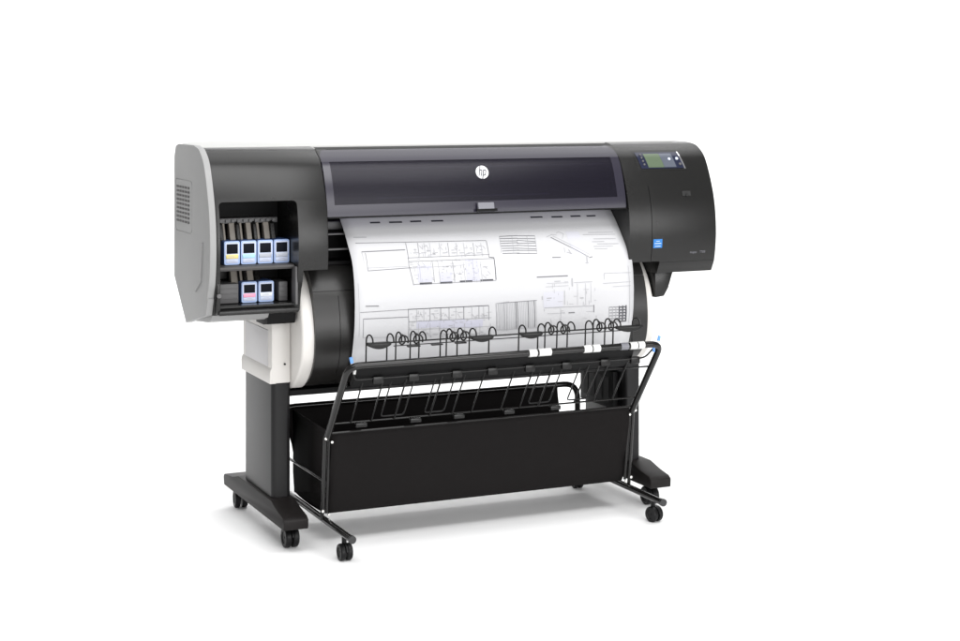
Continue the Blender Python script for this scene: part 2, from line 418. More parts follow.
# interior seen through the window and the paper slot -----------------
mk('interior', box(.098, 1.242, .13, .158, .93, 1.325), 'inner', PR)
mk('interior_floor', box(.098, 1.242, .03, .13, .934, .945), 'inner', PR)
for (x0, x1, y, z, r, m_) in ((.105, 1.235, .03, 1.256, .005, 'rail'), (.105, 1.235, .05, 1.225, .022, 'slotgrey'), (.105, 1.235, .05, 1.178, .016, 'inner'), (.30, .96, -.01, 1.158, .003, 'clipw'), (.105, 1.235, .07, 1.285, .012, 'slotgrey')):
    mk('carriage_rail', tube([(x0, y, z), (x1, y, z)], r, 14), m_, PR)
mk('platen', box(.105, 1.235, .060, .125, 1.050, 1.078, .004), 'slotgrey', PR)
for z, y in ((1.035, .018), (.985, .0)):
    mk('guide_bar', box(.100, 1.240, y, y + .03, z, z + .006, .002), 'slotgrey', PR)
for x in (.10, 1.205): mk('slot_wall', box(x, x + .035, .045, .13, .946, 1.10, .002), 'inner', PR)

# roll drum -----------------------------------------------------------
DP = crom([(.10, .934), (.045, .934), (.012, .922), (-.035, .865), (-.062, .790), (-.072, .700), (-.058, .620), (-.010, .560), (.06, .525), (.16, .505)], 5) + [(.40, .505), (.40, .90), (.16, .934)]
DD = mk('roll_drum', extr(DP, .062, 1.333), 'drum', PR)
dy = interp(DP[:41])
cut(DD, [box(.05, 1.35, -.2, dy(.853) + .004, .852, .8545)])
cut(DD, [extr([(-.2, .85)] + [(p[0] + .0035, p[1]) for p in DP[:41] if .56 < p[1] < .85] + [(-.2, .56)], x, x + .0022) for x in (.148, 1.25)])
for x0, x1, nm in ((.020, .0615, 0), (1.3335, 1.371, 1)):
    RP = crom([(.15, .925), (.09, .927), (.052, .912), (.008, .872), (-.030, .815), (-.055, .740), (-.060, .680), (-.047, .620), (-.002, .562), (.055, .524), (.10, .512)], 4) + [(.30, .512), (.30, .90)]
    bm = extr(RP, x0, x1); bev(bm, [e for e in sharp(bm, 50) if all(abs(v.co.x - (x0 if not nm else x1)) < .001 for v in e.verts)], .010, 4)
    mk('end_ring', bm, 'white', PR)
EH = mk('end_housing', box(-.048, .0198, .062, .40, .5375, .742, .006), 'white', PR)
mk('housing_panel', box(-.0505, -.046, .10, .36, .590, .715, .004), 'whitepanel', EH)
mk('housing_flare', extr([(-.0535, .5365), (-.0535, .575), (-.049, .590), (-.030, .590), (-.030, .5365)], .064, .405, .003, 2, axis='y'), 'white', EH)
mk('housing_screw', tube([(-.004, .0565, .603), (-.004, .052, .603)], .0035, 10), 'seam', EH)
mk('end_housing', box(1.3715, 1.41, .10, .40, .54, .742, .006), 'white', PR)
mk('housing_mount', extr([(.06, .7425), (.10, .765), (.19, .790), (.30, .790), (.38, .765), (.40, .7425)], -.040, .018, .003), 'inner', PR)
mk('housing_arch', extr([(-.010, .75), (-.02, .80), (.12, .80), (.12, .7425), (.04, .7425)], -.085, .012, .003), 'inner', PR)
mk('crossbeam', box(.023, 1.317, .10, .38, .484, .5045, .004), 'inner', PR)

# legs, feet, casters --------------------------------------------------
def caster_bm(x, y, r, top, turn=0, wide=.020, gap=.007):
    bm = bmesh.new(); hw = gap / 2
    for s in (-1, 1):
        pr = [(0, r * .35), (hw * 0, r)]
        b2 = bmesh.new(); n = 26
        prof = [(hw, r * .55), (hw, r * .93), (hw + .003, r), (hw + wide - .004, r), (hw + wide, r * .90), (hw + wide, r * .62), (hw + wide - .003, r * .55), (hw + wide - .003, .0025)]
        rings = [[b2.verts.new((s * a, rr * math.cos(2 * math.pi * k / n), r + rr * math.sin(2 * math.pi * k / n))) for k in range(n)] for a, rr in prof]
        for a, b in zip(rings, rings[1:]):
            for k in range(n): b2.faces.new((a[k], a[(k + 1) % n], b[(k + 1) % n], b[k]))
        b2.faces.new(rings[-1]); b2.faces.new(rings[0])
        merge(bm, b2)
    tube([(-hw - wide * .9, 0, r), (hw + wide * .9, 0, r)], .004, 10, bm=bm)
    # hood between the wheels and the swivel stem
    h = [(r * 1.06 * math.cos(math.radians(a)), r + r * 1.06 * math.sin(math.radians(a))) for a in range(20, 171, 15)] + [(-r * .5, r), (r * .5, r)]
    merge(bm, extr(h, -hw + .0008, hw - .0008))
    tube([(0, .006, r * 1.6), (0, .006, top + .002)], .008, 12, bm=bm)
    bmesh.ops.rotate(bm, verts=bm.verts, cent=(0, 0, 0), matrix=Matrix.Rotation(turn, 3, 'Z'))
    bmesh.ops.translate(bm, verts=bm.verts, vec=(x, y, 0)); return bm
FP = [(-.100, .082), (-.102, .114), (-.085, .124), (-.03, .133), (.045, .152), (.43, .152), (.50, .135), (.612, .122), (.618, .112), (.612, .082)]
for (fx0, fx1, lx0, lx1) in ((-.058, .028, -.045, .022), (1.328, 1.414, 1.318, 1.384)):
    FT = mk('foot', extr(FP, fx0, fx1, .004, 2), 'foot', PR)
    cx = (fx0 + fx1) / 2
    for y, t in ((.0, .0), (.585, -.12)):
        mk('caster', caster_bm(cx + .012, y, .034, .09, t), 'rubber', FT)
    bm = box(lx0, lx1, .067, .39, .1525, .559 if fx0 < 1 else .60)
    bev(bm, [e for e in bm.edges if abs((e.verts[0].co - e.verts[1].co).z) > .3], .016, 4)
    LG_ = mk('leg', bm, 'leg', PR)
    if fx0 > 1:
        mk('leg_label', box(lx0 - .0012, lx0 + .001, .16, .26, .296, .316, .0004), 'inkedge', LG_)
        bm = box(lx0 - .022, lx0 - .0005, .12, .38, .335, .475, .003)
        for k in range(4): box(lx0 - .0235, lx0 - .021, .15 + k * .055, .185 + k * .055, .36, .45, bm=bm)
        mk('cable_cover', bm, 'inner', LG_)

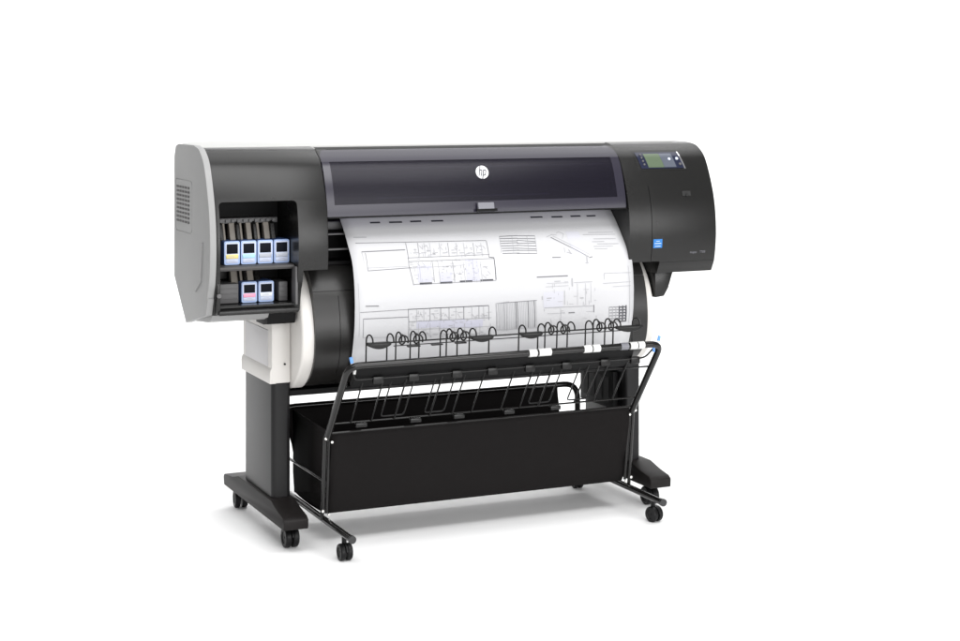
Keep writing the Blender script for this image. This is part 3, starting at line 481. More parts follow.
# ------------------------------------------------------------------ the printed sheet
# plan drawing in sheet coordinates: x0, z0, x1, z1 (m), line width (mm), ink tone
